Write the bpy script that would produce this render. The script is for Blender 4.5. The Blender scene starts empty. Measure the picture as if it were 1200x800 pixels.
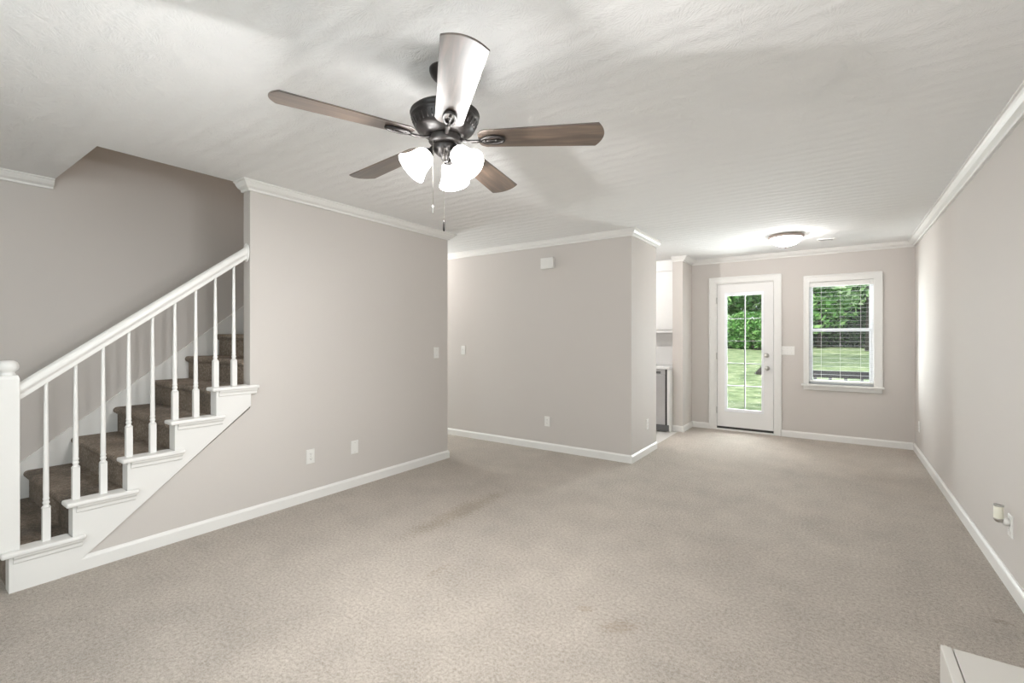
import bpy, bmesh, math, random
from mathutils import Vector, Matrix
PI = math.pi
R = math.radians
scene = bpy.context.scene
C = scene.collection

# ------------------------------------------------------------------ camera, world, sun, lights
H = 1.31                       # eye height
YAW = 35.045
CEIL = 2.44
cam_d = bpy.data.cameras.new('camera')
cam_d.sensor_width = 36.0
cam_d.lens = 36.0 * 543.67 / 1200.0
cam_d.shift_y = -(400 - 395.68) / 1200.0
cam_d.clip_start = 0.05
cam = bpy.data.objects.new('camera', cam_d)
C.objects.link(cam)
cam.location = (0, 0, H)
cam.rotation_euler = (PI / 2, 0, R(YAW))
scene.camera = cam

scene.view_settings.view_transform = 'Standard'
scene.view_settings.look = 'None'
scene.view_settings.gamma = 1.0
scene.view_settings.use_curve_mapping = False
scene.view_settings.exposure = 0.95

W = bpy.data.worlds.new('sky')
scene.world = W
W.use_nodes = True
wn = W.node_tree.nodes
wl = W.node_tree.links
wn.clear()
wo = wn.new('ShaderNodeOutputWorld')
wb = wn.new('ShaderNodeBackground')
wb.inputs['Color'].default_value = (0.86, 0.93, 1.0, 1)
wb.inputs['Strength'].default_value = 1.45
wl.new(wb.outputs[0], wo.inputs[0])

def light(name, kind, loc, energy, color=(1, 1, 1), rot=(0, 0, 0), size=None, size_y=None, parent=None):
    d = bpy.data.lights.new(name, kind)
    d.energy = energy
    d.color = color
    if kind == 'AREA':
        d.shape = 'RECTANGLE'
        d.size = size
        d.size_y = size_y or size
    elif kind == 'POINT':
        d.shadow_soft_size = size or 0.03
    o = bpy.data.objects.new(name, d)
    C.objects.link(o)
    o.location = loc
    o.rotation_euler = rot
    if parent:
        o.parent = parent
    return o

sun_d = bpy.data.lights.new('sun', 'SUN')
sun_d.energy = 2.2
sun_d.angle = R(3)
sun_d.color = (1.0, 0.96, 0.88)
sun = bpy.data.objects.new('sun', sun_d)
C.objects.link(sun)
sun.rotation_euler = (R(38), R(-14), 0)

# fill light through added side and front windows; daylight from the hall window
FRONT_P, SIDE_P, HALL_P = 14.0, 20.0, 34.0
light('side_fill_light', 'AREA', (0.94, -0.82, 1.40), SIDE_P, (0.93, 0.97, 1.0), (R(90), 0, R(90)), 1.2, 1.75)
light('front_fill_light', 'AREA', (-1.25, -1.80, 1.42), FRONT_P, (0.93, 0.97, 1.0), (R(90), 0, 0), 1.05, 1.75)
light('hall_window_daylight', 'AREA', (-6.72, 4.21, 1.35), HALL_P, (0.95, 0.98, 1.0), (R(90), 0, R(-90)), 0.6, 1.6)
light('stairwell_fill_light', 'POINT', (-4.1, 2.7, 4.6), 7.0, (1.0, 0.78, 0.58), size=0.08)  # added lamp without a fixture, warms and lifts the dark stairwell
light('garden_door_daylight', 'AREA', (-1.06, 8.05, 1.25), 100.0, (0.93, 0.97, 1.0), (R(-90), 0, 0), 1.0, 2.0)
light('garden_window_daylight', 'AREA', (0.10, 8.05, 1.55), 9.0, (0.93, 0.97, 1.0), (R(-90), 0, 0), 1.0, 1.5)

# ------------------------------------------------------------------ planes of the place
XL, XLb = -3.486, -3.581       # left partition, its two faces
XR = 0.740
YB = 7.135
YC = 4.678
XC = -1.7606
YE, Y0 = 3.745, 1.660
XS = -4.62
YF = -1.60
XH = -6.50
STUB = 6.643
KX = -4.60
RUN, RISE = 0.242, 0.190
OY0, OY1 = 0.835, 3.65         # stairwell opening in the ceiling

# ------------------------------------------------------------------ materials
def mat(name, color, rough=0.5, metal=0.0, spec=0.5, bump=None, tint=None, coat=0.0):
    m = bpy.data.materials.new(name)
    m.use_nodes = True
    nt = m.node_tree
    b = nt.nodes['Principled BSDF']
    b.inputs['Base Color'].default_value = (*color, 1)
    b.inputs['Roughness'].default_value = rough
    b.inputs['Metallic'].default_value = metal
    b.inputs['Specular IOR Level'].default_value = spec
    b.inputs['Coat Weight'].default_value = coat
    tc = nt.nodes.new('ShaderNodeTexCoord')
    if bump:
        sc, st, ds = bump
        n = nt.nodes.new('ShaderNodeTexNoise')
        n.inputs['Scale'].default_value = sc
        n.inputs['Detail'].default_value = 3
        bp = nt.nodes.new('ShaderNodeBump')
        bp.inputs['Strength'].default_value = st
        bp.inputs['Distance'].default_value = ds
        nt.links.new(tc.outputs['Object'], n.inputs['Vector'])
        nt.links.new(n.outputs['Fac'], bp.inputs['Height'])
        nt.links.new(bp.outputs[0], b.inputs['Normal'])
    if tint:
        sc, amt = tint
        n = nt.nodes.new('ShaderNodeTexNoise')
        n.inputs['Scale'].default_value = sc
        n.inputs['Detail'].default_value = 2
        mr = nt.nodes.new('ShaderNodeMapRange')
        mr.inputs['To Min'].default_value = 1 - amt
        mr.inputs['To Max'].default_value = 1 + amt
        vm = nt.nodes.new('ShaderNodeVectorMath')
        vm.operation = 'SCALE'
        vm.inputs[0].default_value = color
        nt.links.new(tc.outputs['Object'], n.inputs['Vector'])
        nt.links.new(n.outputs['Fac'], mr.inputs['Value'])
        nt.links.new(mr.outputs[0], vm.inputs['Scale'])
        nt.links.new(vm.outputs[0], b.inputs['Base Color'])
    return m

M = {}
M['wall'] = mat('greige_wall_paint', (0.605, 0.570, 0.538), 0.75, spec=0.25, bump=(90, 0.06, 0.004), tint=(1.2, 0.012))
M['trim'] = mat('white_trim_paint', (0.80, 0.79, 0.765), 0.38, spec=0.4, bump=(25, 0.02, 0.003))
M['white'] = mat('white_plastic', (0.80, 0.79, 0.76), 0.35, bump=(200, 0.01, 0.001))
M['door'] = mat('white_door_paint', (0.80, 0.79, 0.775), 0.4, bump=(30, 0.02, 0.003))
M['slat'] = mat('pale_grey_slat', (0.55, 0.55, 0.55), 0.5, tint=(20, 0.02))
M['cabinet_cream'] = mat('cream_white_laminate', (0.56, 0.535, 0.495), 0.5, tint=(6, 0.02))
M['slot'] = mat('dark_slot', (0.06, 0.055, 0.05), 0.6, tint=(50, 0.1))
M['nickel'] = mat('brushed_nickel', (0.50, 0.48, 0.45), 0.3, 1.0, tint=(60, 0.05))
M['hinge'] = mat('steel_hinge', (0.55, 0.54, 0.52), 0.4, 1.0, tint=(60, 0.05))
M['bronze'] = mat('oil_rubbed_bronze', (0.020, 0.017, 0.016), 0.34, 0.25, tint=(30, 0.15), bump=(60, 0.03, 0.002))
M['chain'] = mat('pull_chain_metal', (0.50, 0.47, 0.42), 0.35, 0.9, tint=(200, 0.1))
M['fixture'] = mat('brushed_bronze_rim', (0.45, 0.37, 0.34), 0.45, 0.3, tint=(30, 0.1))
M['threshold'] = mat('dark_door_sweep', (0.03, 0.027, 0.025), 0.5, tint=(30, 0.1))
M['stainless'] = mat('stainless_steel', (0.62, 0.62, 0.63), 0.3, 0.75, tint=(8, 0.05))
M['steel_dark'] = mat('dark_grey_steel', (0.16, 0.165, 0.17), 0.4, 0.6, tint=(8, 0.08))
M['tile'] = mat('pale_vinyl_floor', (0.72, 0.70, 0.66), 0.35, tint=(5, 0.04))
M['counter'] = mat('white_counter', (0.85, 0.85, 0.84), 0.25, tint=(20, 0.02))
M['cabinet'] = mat('white_cabinet_paint', (0.86, 0.86, 0.85), 0.4, tint=(5, 0.01))
M['vinyl'] = mat('white_vinyl_frame', (0.86, 0.87, 0.89), 0.35, tint=(10, 0.01))
M['grille'] = mat('grey_grille_bar', (0.22, 0.24, 0.22), 0.4, tint=(10, 0.03))
M['patio'] = mat('pale_concrete', (0.62, 0.61, 0.59), 0.8, bump=(30, 0.2, 0.01), tint=(3, 0.08))
M['rail'] = mat('dark_stained_rail', (0.035, 0.03, 0.035), 0.6, tint=(10, 0.15))
M['siding'] = mat('house_siding', (0.5, 0.49, 0.46), 0.7, tint=(4, 0.03))
M['bark'] = mat('tree_bark', (0.05, 0.04, 0.035), 0.9, bump=(14, 0.8, 0.05), tint=(6, 0.3))
M['cream'] = mat('cream_frosted_glass', (0.80, 0.78, 0.66), 0.4, tint=(40, 0.04))

def nodes(name):
    m = bpy.data.materials.new(name)
    m.use_nodes = True
    nt = m.node_tree
    return m, nt, nt.nodes['Principled BSDF']

def ramp(nt, stops):
    r = nt.nodes.new('ShaderNodeValToRGB')
    e = r.color_ramp.elements
    e[0].position, e[0].color = stops[0][0], (*stops[0][1], 1)
    e[1].position, e[1].color = stops[-1][0], (*stops[-1][1], 1)
    for p, c in stops[1:-1]:
        k = e.new(p)
        k.color = (*c, 1)
    return r

def mathn(nt, op, a=None, b=None, c=None):
    n = nt.nodes.new('ShaderNodeMath')
    n.operation = op
    for i, v in enumerate((a, b, c)):
        if v is None:
            continue
        if isinstance(v, (int, float)):
            n.inputs[i].default_value = v
        else:
            nt.links.new(v, n.inputs[i])
    return n.outputs[0]

def ceiling_material():
    m, nt, b = nodes('brush_textured_ceiling')
    b.inputs['Base Color'].default_value = (0.86, 0.86, 0.855, 1)
    b.inputs['Roughness'].default_value = 0.85
    b.inputs['Specular IOR Level'].default_value = 0.15
    tc = nt.nodes.new('ShaderNodeTexCoord')
    # crow's-foot stipple: fans of strokes around scattered centres
    vo = nt.nodes.new('ShaderNodeTexVoronoi')
    vo.voronoi_dimensions = '2D'
    vo.inputs['Scale'].default_value = 5.0
    nt.links.new(tc.outputs['Object'], vo.inputs['Vector'])
    sub = nt.nodes.new('ShaderNodeVectorMath')
    sub.operation = 'SUBTRACT'
    nt.links.new(tc.outputs['Object'], sub.inputs[0])
    nt.links.new(vo.outputs['Position'], sub.inputs[1])
    sp = nt.nodes.new('ShaderNodeSeparateXYZ')
    nt.links.new(sub.outputs[0], sp.inputs[0])
    ang = mathn(nt, 'ARCTAN2', sp.outputs['Y'], sp.outputs['X'])
    d = vo.outputs['Distance']
    col = nt.nodes.new('ShaderNodeSeparateXYZ')
    nt.links.new(vo.outputs['Color'], col.inputs[0])
    cb = nt.nodes.new('ShaderNodeCombineXYZ')
    nt.links.new(mathn(nt, 'MULTIPLY', ang, 4.0), cb.inputs[0])
    nt.links.new(mathn(nt, 'MULTIPLY', d, 3.0), cb.inputs[1])
    nt.links.new(mathn(nt, 'MULTIPLY', col.outputs[0], 37.0), cb.inputs[2])
    n1 = nt.nodes.new('ShaderNodeTexNoise')
    n1.inputs['Scale'].default_value = 3.2
    n1.inputs['Detail'].default_value = 2
    nt.links.new(cb.outputs[0], n1.inputs['Vector'])
    n2 = nt.nodes.new('ShaderNodeTexNoise')
    n2.inputs['Scale'].default_value = 45
    n2.inputs['Detail'].default_value = 4
    nt.links.new(tc.outputs['Object'], n2.inputs['Vector'])
    # long trowel rows running across the ceiling
    wv = nt.nodes.new('ShaderNodeTexWave')
    wv.wave_type = 'BANDS'
    wv.bands_direction = 'Y'
    wv.inputs['Scale'].default_value = 3.0
    wv.inputs['Distortion'].default_value = 3.0
    wv.inputs['Detail'].default_value = 2.0
    wv.inputs['Detail Scale'].default_value = 2.5
    nt.links.new(tc.outputs['Object'], wv.inputs['Vector'])
    n3 = nt.nodes.new('ShaderNodeTexNoise')
    n3.inputs['Scale'].default_value = 7
    n3.inputs['Detail'].default_value = 2
    nt.links.new(tc.outputs['Object'], n3.inputs['Vector'])
    s = mathn(nt, 'ADD', mathn(nt, 'MULTIPLY', n1.outputs['Fac'], 1.3), mathn(nt, 'MULTIPLY', n2.outputs['Fac'], 0.8))
    s = mathn(nt, 'ADD', s, mathn(nt, 'MULTIPLY', mathn(nt, 'MULTIPLY', wv.outputs['Fac'], n3.outputs['Fac']), 2.4))
    bp = nt.nodes.new('ShaderNodeBump')
    bp.inputs['Strength'].default_value = 0.45
    bp.inputs['Distance'].default_value = 0.006
    nt.links.new(s, bp.inputs['Height'])
    nt.links.new(bp.outputs[0], b.inputs['Normal'])
    return m
M['ceiling'] = ceiling_material()

def carpet_material(name, dark, mid, light_, scale=1.0, bump=0.9, low=0.10):
    m, nt, b = nodes(name)
    b.inputs['Roughness'].default_value = 0.95
    b.inputs['Specular IOR Level'].default_value = 0.08
    b.inputs['Sheen Weight'].default_value = 0.15
    tc = nt.nodes.new('ShaderNodeTexCoord')
    co = tc.outputs['Object']
    def noise(sc, det, rough=0.5):
        n = nt.nodes.new('ShaderNodeTexNoise')
        n.inputs['Scale'].default_value = sc
        n.inputs['Detail'].default_value = det
        n.inputs['Roughness'].default_value = rough
        nt.links.new(co, n.inputs['Vector'])
        return n.outputs['Fac']
    fine = noise(230 * scale, 3, 0.7)
    mid_n = noise(75 * scale, 3)
    big = noise(1.1, 3, 0.55)
    blot = noise(4.5, 3, 0.6)
    s = mathn(nt, 'ADD', mathn(nt, 'MULTIPLY', fine, 0.62), mathn(nt, 'MULTIPLY', mid_n, 0.38))
    rp = ramp(nt, [(0.33, dark), (0.5, mid), (0.66, light_)])
    nt.links.new(s, rp.inputs[0])
    k = mathn(nt, 'ADD', mathn(nt, 'MULTIPLY', mathn(nt, 'SUBTRACT', big, 0.5), low * 2.2),
              mathn(nt, 'MULTIPLY', mathn(nt, 'SUBTRACT', blot, 0.5), low * 1.6))
    k = mathn(nt, 'ADD', k, 1.0)
    vm = nt.nodes.new('ShaderNodeVectorMath')
    vm.operation = 'SCALE'
    nt.links.new(rp.outputs[0], vm.inputs[0])
    nt.links.new(k, vm.inputs['Scale'])
    out = vm.outputs[0]
    if name == 'beige_cut_pile_carpet':
        # worn patches: the long crushed stroke in the walkway and a few small stains
        def patch(cx, cy, ang, rx, ry, colr, amt):
            nonlocal out
            mp = nt.nodes.new('ShaderNodeMapping')
            mp.vector_type = 'TEXTURE'
            mp.inputs['Location'].default_value = (cx, cy, 0)
            mp.inputs['Rotation'].default_value = (0, 0, ang)
            mp.inputs['Scale'].default_value = (rx, ry, 1)
            nt.links.new(co, mp.inputs['Vector'])
            ln = nt.nodes.new('ShaderNodeVectorMath')
            ln.operation = 'LENGTH'
            nt.links.new(mp.outputs[0], ln.inputs[0])
            dd = mathn(nt, 'ADD', ln.outputs['Value'], mathn(nt, 'MULTIPLY', mathn(nt, 'SUBTRACT', mid_n, 0.5), 0.9))
            dd = mathn(nt, 'ADD', dd, mathn(nt, 'MULTIPLY', mathn(nt, 'SUBTRACT', blot, 0.5), 0.9))
            mr = nt.nodes.new('ShaderNodeMapRange')
            mr.interpolation_type = 'SMOOTHSTEP'
            mr.inputs['From Min'].default_value = 1.15
            mr.inputs['From Max'].default_value = 0.25
            mr.inputs['To Max'].default_value = amt
            nt.links.new(dd, mr.inputs['Value'])
            mx = nt.nodes.new('ShaderNodeMix')
            mx.data_type = 'RGBA'
            mx.blend_type = 'MULTIPLY'
            mx.inputs['B'].default_value = (*colr, 1)
            nt.links.new(mr.outputs[0], mx.inputs['Factor'])
            nt.links.new(out, mx.inputs['A'])
            out = mx.outputs['Result']
        for p in CARPET_PATCHES:
            patch(*p)
    nt.links.new(out, b.inputs['Base Color'])
    bp = nt.nodes.new('ShaderNodeBump')
    bp.inputs['Strength'].default_value = bump
    bp.inputs['Distance'].default_value = 0.012
    nt.links.new(s, bp.inputs['Height'])
    nt.links.new(bp.outputs[0], b.inputs['Normal'])
    return m
CARPET_PATCHES = [(-2.33, 2.66, R(90), 0.62, 0.12, (0.80, 0.76, 0.70), 0.9),
                  (-1.00, 2.04, R(20), 0.05, 0.03, (0.85, 0.78, 0.70), 0.6),
                  (-0.81, 2.00, R(40), 0.10, 0.05, (0.84, 0.76, 0.68), 0.55),
                  (-1.84, 1.91, R(90), 0.14, 0.03, (0.84, 0.80, 0.76), 0.6),
                  (0.62, 3.05, R(10), 0.05, 0.03, (0.72, 0.68, 0.64), 0.7)]
M['carpet'] = carpet_material('beige_cut_pile_carpet', (0.26, 0.215, 0.175), (0.475, 0.420, 0.362), (0.64, 0.585, 0.525), 0.9, 1.0, 0.20)
M['stair_carpet'] = carpet_material('brown_stair_carpet', (0.10, 0.078, 0.06), (0.24, 0.19, 0.145), (0.47, 0.39, 0.31), 0.8, 1.0, 0.75)

def wood_material():
    m, nt, b = nodes('walnut_blade_veneer')
    b.inputs['Roughness'].default_value = 0.38
    b.inputs['Specular IOR Level'].default_value = 0.9
    b.inputs['Coat Weight'].default_value = 1.0
    b.inputs['Coat Roughness'].default_value = 0.36
    tc = nt.nodes.new('ShaderNodeTexCoord')
    mp = nt.nodes.new('ShaderNodeMapping')
    mp.inputs['Scale'].default_value = (2.2, 26, 26)
    nt.links.new(tc.outputs['Object'], mp.inputs['Vector'])
    n = nt.nodes.new('ShaderNodeTexNoise')
    n.inputs['Scale'].default_value = 1.8
    n.inputs['Detail'].default_value = 5
    n.inputs['Distortion'].default_value = 0.6
    nt.links.new(mp.outputs[0], n.inputs['Vector'])
    rp = ramp(nt, [(0.30, (0.028, 0.019, 0.014)), (0.5, (0.070, 0.047, 0.034)), (0.72, (0.145, 0.100, 0.070))])
    nt.links.new(n.outputs['Fac'], rp.inputs[0])
    nt.links.new(rp.outputs[0], b.inputs['Base Color'])
    return m
M['wood'] = wood_material()

def frosted(name, strength, color=(1.0, 0.95, 0.88), clear=0.35, opal=0.9):
    m = bpy.data.materials.new(name)
    m.use_nodes = True
    nt = m.node_tree
    nt.nodes.clear()
    o = nt.nodes.new('ShaderNodeOutputMaterial')
    tr = nt.nodes.new('ShaderNodeBsdfTransparent')
    tl = nt.nodes.new('ShaderNodeBsdfTranslucent')
    tl.inputs['Color'].default_value = (opal, opal * 0.985, opal * 0.96, 1)
    em = nt.nodes.new('ShaderNodeEmission')
    em.inputs['Strength'].default_value = strength
    tc = nt.nodes.new('ShaderNodeTexCoord')
    n = nt.nodes.new('ShaderNodeTexNoise')
    n.inputs['Scale'].default_value = 18
    rp = ramp(nt, [(0.3, tuple(c * 0.93 for c in color)), (0.7, color)])
    nt.links.new(tc.outputs['Object'], n.inputs['Vector'])
    nt.links.new(n.outputs['Fac'], rp.inputs[0])
    nt.links.new(rp.outputs[0], em.inputs['Color'])
    mx = nt.nodes.new('ShaderNodeMixShader')
    mx.inputs[0].default_value = clear
    nt.links.new(tl.outputs[0], mx.inputs[1])
    nt.links.new(tr.outputs[0], mx.inputs[2])
    ad = nt.nodes.new('ShaderNodeAddShader')
    nt.links.new(mx.outputs[0], ad.inputs[0])
    nt.links.new(em.outputs[0], ad.inputs[1])
    nt.links.new(ad.outputs[0], o.inputs[0])
    return m
M['shade'] = frosted('lit_frosted_shade', 4.0, (1.0, 0.99, 0.98), 0.10, 0.20)
M['dome'] = frosted('lit_frosted_dome', 1.6, (1.0, 0.985, 0.96), 0.12, 0.5)

def glass_material():
    m = bpy.data.materials.new('window_glass')
    m.use_nodes = True
    nt = m.node_tree
    nt.nodes.clear()
    o = nt.nodes.new('ShaderNodeOutputMaterial')
    tr = nt.nodes.new('ShaderNodeBsdfTransparent')
    tr.inputs['Color'].default_value = (0.96, 0.98, 0.97, 1)
    gl = nt.nodes.new('ShaderNodeBsdfGlossy')
    gl.inputs['Roughness'].default_value = 0.03
    mx = nt.nodes.new('ShaderNodeMixShader')
    mx.inputs[0].default_value = 0.03
    nt.links.new(tr.outputs[0], mx.inputs[1])
    nt.links.new(gl.outputs[0], mx.inputs[2])
    nt.links.new(mx.outputs[0], o.inputs[0])
    return m
M['glass'] = glass_material()

def leaf_material(name, a, b_, c):
    m, nt, b = nodes(name)
    b.inputs['Roughness'].default_value = 0.6
    g = nt.nodes.new('ShaderNodeNewGeometry')
    rp = ramp(nt, [(0.0, a), (0.55, b_), (1.0, c)])
    nt.links.new(g.outputs['Random Per Island'], rp.inputs[0])
    nt.links.new(rp.outputs[0], b.inputs['Base Color'])
    tl = nt.nodes.new('ShaderNodeBsdfTranslucent')
    nt.links.new(rp.outputs[0], tl.inputs['Color'])
    mx = nt.nodes.new('ShaderNodeMixShader')
    mx.inputs[0].default_value = 0.4
    o = nt.nodes['Material Output']
    nt.links.new(b.outputs[0], mx.inputs[1])
    nt.links.new(tl.outputs[0], mx.inputs[2])
    nt.links.new(mx.outputs[0], o.inputs[0])
    return m
M['leaf'] = leaf_material('bright_green_leaves', (0.05, 0.16, 0.03), (0.16, 0.38, 0.09), (0.42, 0.66, 0.24))
M['leaf_dark'] = leaf_material('dark_green_leaves', (0.01, 0.025, 0.015), (0.03, 0.075, 0.03), (0.10, 0.20, 0.07))
M['leaf_pale'] = leaf_material('pale_green_leaves', (0.10, 0.22, 0.07), (0.30, 0.48, 0.20), (0.62, 0.76, 0.48))

def grass_material():
    m, nt, b = nodes('lawn_grass')
    b.inputs['Roughness'].default_value = 0.9
    tc = nt.nodes.new('ShaderNodeTexCoord')
    n = nt.nodes.new('ShaderNodeTexNoise')
    n.inputs['Scale'].default_value = 2.6
    n.inputs['Detail'].default_value = 8
    n.inputs['Roughness'].default_value = 0.7
    nt.links.new(tc.outputs['Object'], n.inputs['Vector'])
    rp = ramp(nt, [(0.32, (0.06, 0.085, 0.035)), (0.45, (0.14, 0.19, 0.08)), (0.56, (0.25, 0.29, 0.15)), (0.68, (0.38, 0.36, 0.26))])
    nt.links.new(n.outputs['Fac'], rp.inputs[0])
    nt.links.new(rp.outputs[0], b.inputs['Base Color'])
    return m
M['grass'] = grass_material()

# ------------------------------------------------------------------ mesh helpers
class MB:
    def __init__(s):
        s.v, s.f, s.sm = [], [], []
    def add(s, vs, fs, smooth=False):
        o = len(s.v)
        s.v += [tuple(v) for v in vs]
        s.f += [tuple(i + o for i in f) for f in fs]
        s.sm += [smooth] * len(fs)
        return s
    def box(s, x0, x1, y0, y1, z0, z1):
        x0, x1 = sorted((x0, x1)); y0, y1 = sorted((y0, y1)); z0, z1 = sorted((z0, z1))
        vs = [(x, y, z) for z in (z0, z1) for y in (y0, y1) for x in (x0, x1)]
        return s.add(vs, [(0, 2, 3, 1), (4, 5, 7, 6), (0, 1, 5, 4), (2, 6, 7, 3), (0, 4, 6, 2), (1, 3, 7, 5)])
    def prism(s, pts, axis, a, b, smooth=False):
        """2-D polygon extruded along an axis; pts are the other two coordinates in order."""
        n = len(pts)
        def mk(p, t):
            return (t, p[0], p[1]) if axis == 'X' else (p[0], t, p[1]) if axis == 'Y' else (p[0], p[1], t)
        vs = [mk(p, a) for p in pts] + [mk(p, b) for p in pts]
        fs = [tuple(range(n))[::-1], tuple(range(n, 2 * n))]
        s.add(vs, fs)
        s.add(vs, [(i, (i + 1) % n, (i + 1) % n + n, i + n) for i in range(n)], smooth)
        return s
    def lathe(s, prof, seg=32, c=(0, 0, 0), mtx=None, smooth=True):
        vs = []
        for r, z in prof:
            for k in range(seg):
                a = 2 * PI * k / seg
                p = Vector((r * math.cos(a), r * math.sin(a), z))
                if mtx is not None:
                    p = mtx @ p
                vs.append((p.x + c[0], p.y + c[1], p.z + c[2]))
        fs = []
        for i in range(len(prof) - 1):
            for k in range(seg):
                k2 = (k + 1) % seg
                fs.append((i * seg + k, i * seg + k2, (i + 1) * seg + k2, (i + 1) * seg + k))
        s.add(vs, fs, smooth)
        return s
    def tube(s, pts, r, seg=10, closed=False, flat=None):
        pts = [Vector(p) for p in pts]
        n = len(pts)
        vs = []
        for i, p in enumerate(pts):
            if closed:
                t = (pts[(i + 1) % n] - pts[i - 1]).normalized()
            else:
                t = (pts[min(i + 1, n - 1)] - pts[max(i - 1, 0)]).normalized()
            up = Vector((0, 0, 1)) if abs(t.z) < 0.95 else Vector((1, 0, 0))
            a = t.cross(up).normalized()
            b = t.cross(a).normalized()
            rr = r[i] if isinstance(r, (list, tuple)) else r
            for k in range(seg):
                an = 2 * PI * k / seg
                vs.append(p + a * math.cos(an) * rr + b * math.sin(an) * rr * (flat or 1))
        fs = []
        m = n if closed else n - 1
        for i in range(m):
            j = (i + 1) % n
            for k in range(seg):
                k2 = (k + 1) % seg
                fs.append((i * seg + k, i * seg + k2, j * seg + k2, j * seg + k))
        if not closed:
            fs.append(tuple(range(seg))[::-1])
            fs.append(tuple(range((n - 1) * seg, n * seg)))
        s.add(vs, fs, True)
        return s
    def sweep(s, path, prof, z0):
        """mitred moulding: path in plan, profile (offset to the left of travel, height above z0)."""
        P = [Vector(p) for p in path]
        n, k = len(P), len(prof)
        dirs = [(P[i + 1] - P[i]).normalized() for i in range(n - 1)]
        nor = [Vector((-d.y, d.x)) for d in dirs]
        vs = []
        for i in range(n):
            if i == 0:
                m = nor[0]
            elif i == n - 1:
                m = nor[-1]
            else:
                a, b = nor[i - 1], nor[i]
                m = (a + b) / (1 + a.dot(b))
            for o, h in prof:
                q = P[i] + m * o
                vs.append((q.x, q.y, z0 + h))
        fs = []
        for i in range(n - 1):
            for j in range(k):
                j2 = (j + 1) % k
                fs.append((i * k + j, i * k + j2, (i + 1) * k + j2, (i + 1) * k + j))
        fs.append(tuple(range(k)))
        fs.append(tuple(range((n - 1) * k, n * k))[::-1])
        s.add(vs, fs)
        return s
    def build(s, name, m, parent=None, bevel=0.0, seg=2, kind=None, loc=None):
        me = bpy.data.meshes.new(name)
        me.from_pydata(s.v, [], s.f)
        me.polygons.foreach_set('use_smooth', s.sm)
        bm = bmesh.new()
        bm.from_mesh(me)
        bmesh.ops.remove_doubles(bm, verts=bm.verts, dist=1e-6)
        bmesh.ops.recalc_face_normals(bm, faces=bm.faces)
        bm.to_mesh(me)
        bm.free()
        me.materials.append(M[m] if isinstance(m, str) else m)
        o = bpy.data.objects.new(name, me)
        C.objects.link(o)
        if parent:
            o.parent = parent
            o.matrix_parent_inverse = Matrix.Identity(4)
        if bevel:
            b = o.modifiers.new('bevel', 'BEVEL')
            b.width = bevel
            b.segments = seg
            b.limit_method = 'ANGLE'
            b.angle_limit = R(40)
        if kind:
            o['kind'] = kind
        if loc:
            o.location = loc
        return o

def B(*a):
    return MB().box(*a)

def thing(name, label, cat, loc=(0, 0, 0), rz=0, group=None, kind=None):
    o = bpy.data.objects.new(name, None)
    o.empty_display_size = 0.1
    C.objects.link(o)
    o.location = loc
    o.rotation_euler = (0, 0, rz)
    if label:
        o['label'] = label
        o['category'] = cat
    if group:
        o['group'] = group
    if kind:
        o['kind'] = kind
    return o

def tag(o, label, cat, group=None, kind=None):
    o['label'] = label
    o['category'] = cat
    if group:
        o['group'] = group
    if kind:
        o['kind'] = kind
    return o

S = 'structure'
# ------------------------------------------------------------------ room shell
T = 0.12
mb = MB().box(XH, -1.82, YF - T, 4.70, -0.10, 0).box(-1.82, XR + T, YF - T, YB + T, -0.10, 0)
mb.build('floor', 'carpet', kind=S)
B(KX, -1.82, 4.70, YB + T, -0.10, -0.004).build('floor_kitchen', 'tile', kind=S)

OX = -3.575
mb = MB()
mb.box(OX, XR + T, YF - T, YB + T, CEIL, 2.70)
mb.box(XS - T, OX, YF - T, OY0, CEIL, 2.70)
mb.box(XH - T, OX, OY1, YB + T, CEIL, 2.70)
mb.build('ceiling', 'ceiling', kind=S)
B(XH - T, XR + T, YF - T, YB + T, 5.0, 5.1).build('ceiling_upper', 'ceiling', kind=S)

mb = MB().box(XR, XR + T, -0.20, YB + T, 0, CEIL).box(XR, XR + T, YF - T, -1.44, 0, CEIL).box(XR, XR + T, -1.44, -0.20, 0, 0.5).box(XR, XR + T, -1.44, -0.20, 2.3, CEIL)
mb.build('wall_right', 'wall', kind=S)

# back wall with the holes for the door and the window
DX0, DX1, DZ1 = -1.432, -0.686, 2.088
WX0, WX1, WZ0, WZ1 = -0.312, 0.372, 0.715, 2.035
mb = MB()
mb.box(KX, DX0, YB, YB + T, 0, CEIL).box(DX0, DX1, YB, YB + T, DZ1, CEIL).box(DX1, WX0, YB, YB + T, 0, CEIL)
mb.box(WX0, WX1, YB, YB + T, 0, WZ0).box(WX0, WX1, YB, YB + T, WZ1, CEIL).box(WX1, XR, YB, YB + T, 0, CEIL)
mb.build('wall_back', 'wall', kind=S)
B(-1.90, XC, STUB, YB, 0, CEIL).build('wall_stub', 'wall', kind=S)
mb = MB().box(XH, XC, YC, YC + T, 0, CEIL)
mb.build('wall_block', 'wall', kind=S)
B(XC - T, XC, YC + T, 5.49, 0, CEIL).build('wall_kitchen', 'wall', kind=S)
B(KX - T, KX, YC + T, YB + T, 0, CEIL).build('wall_kitchen_left', 'wall', kind=S)

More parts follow.
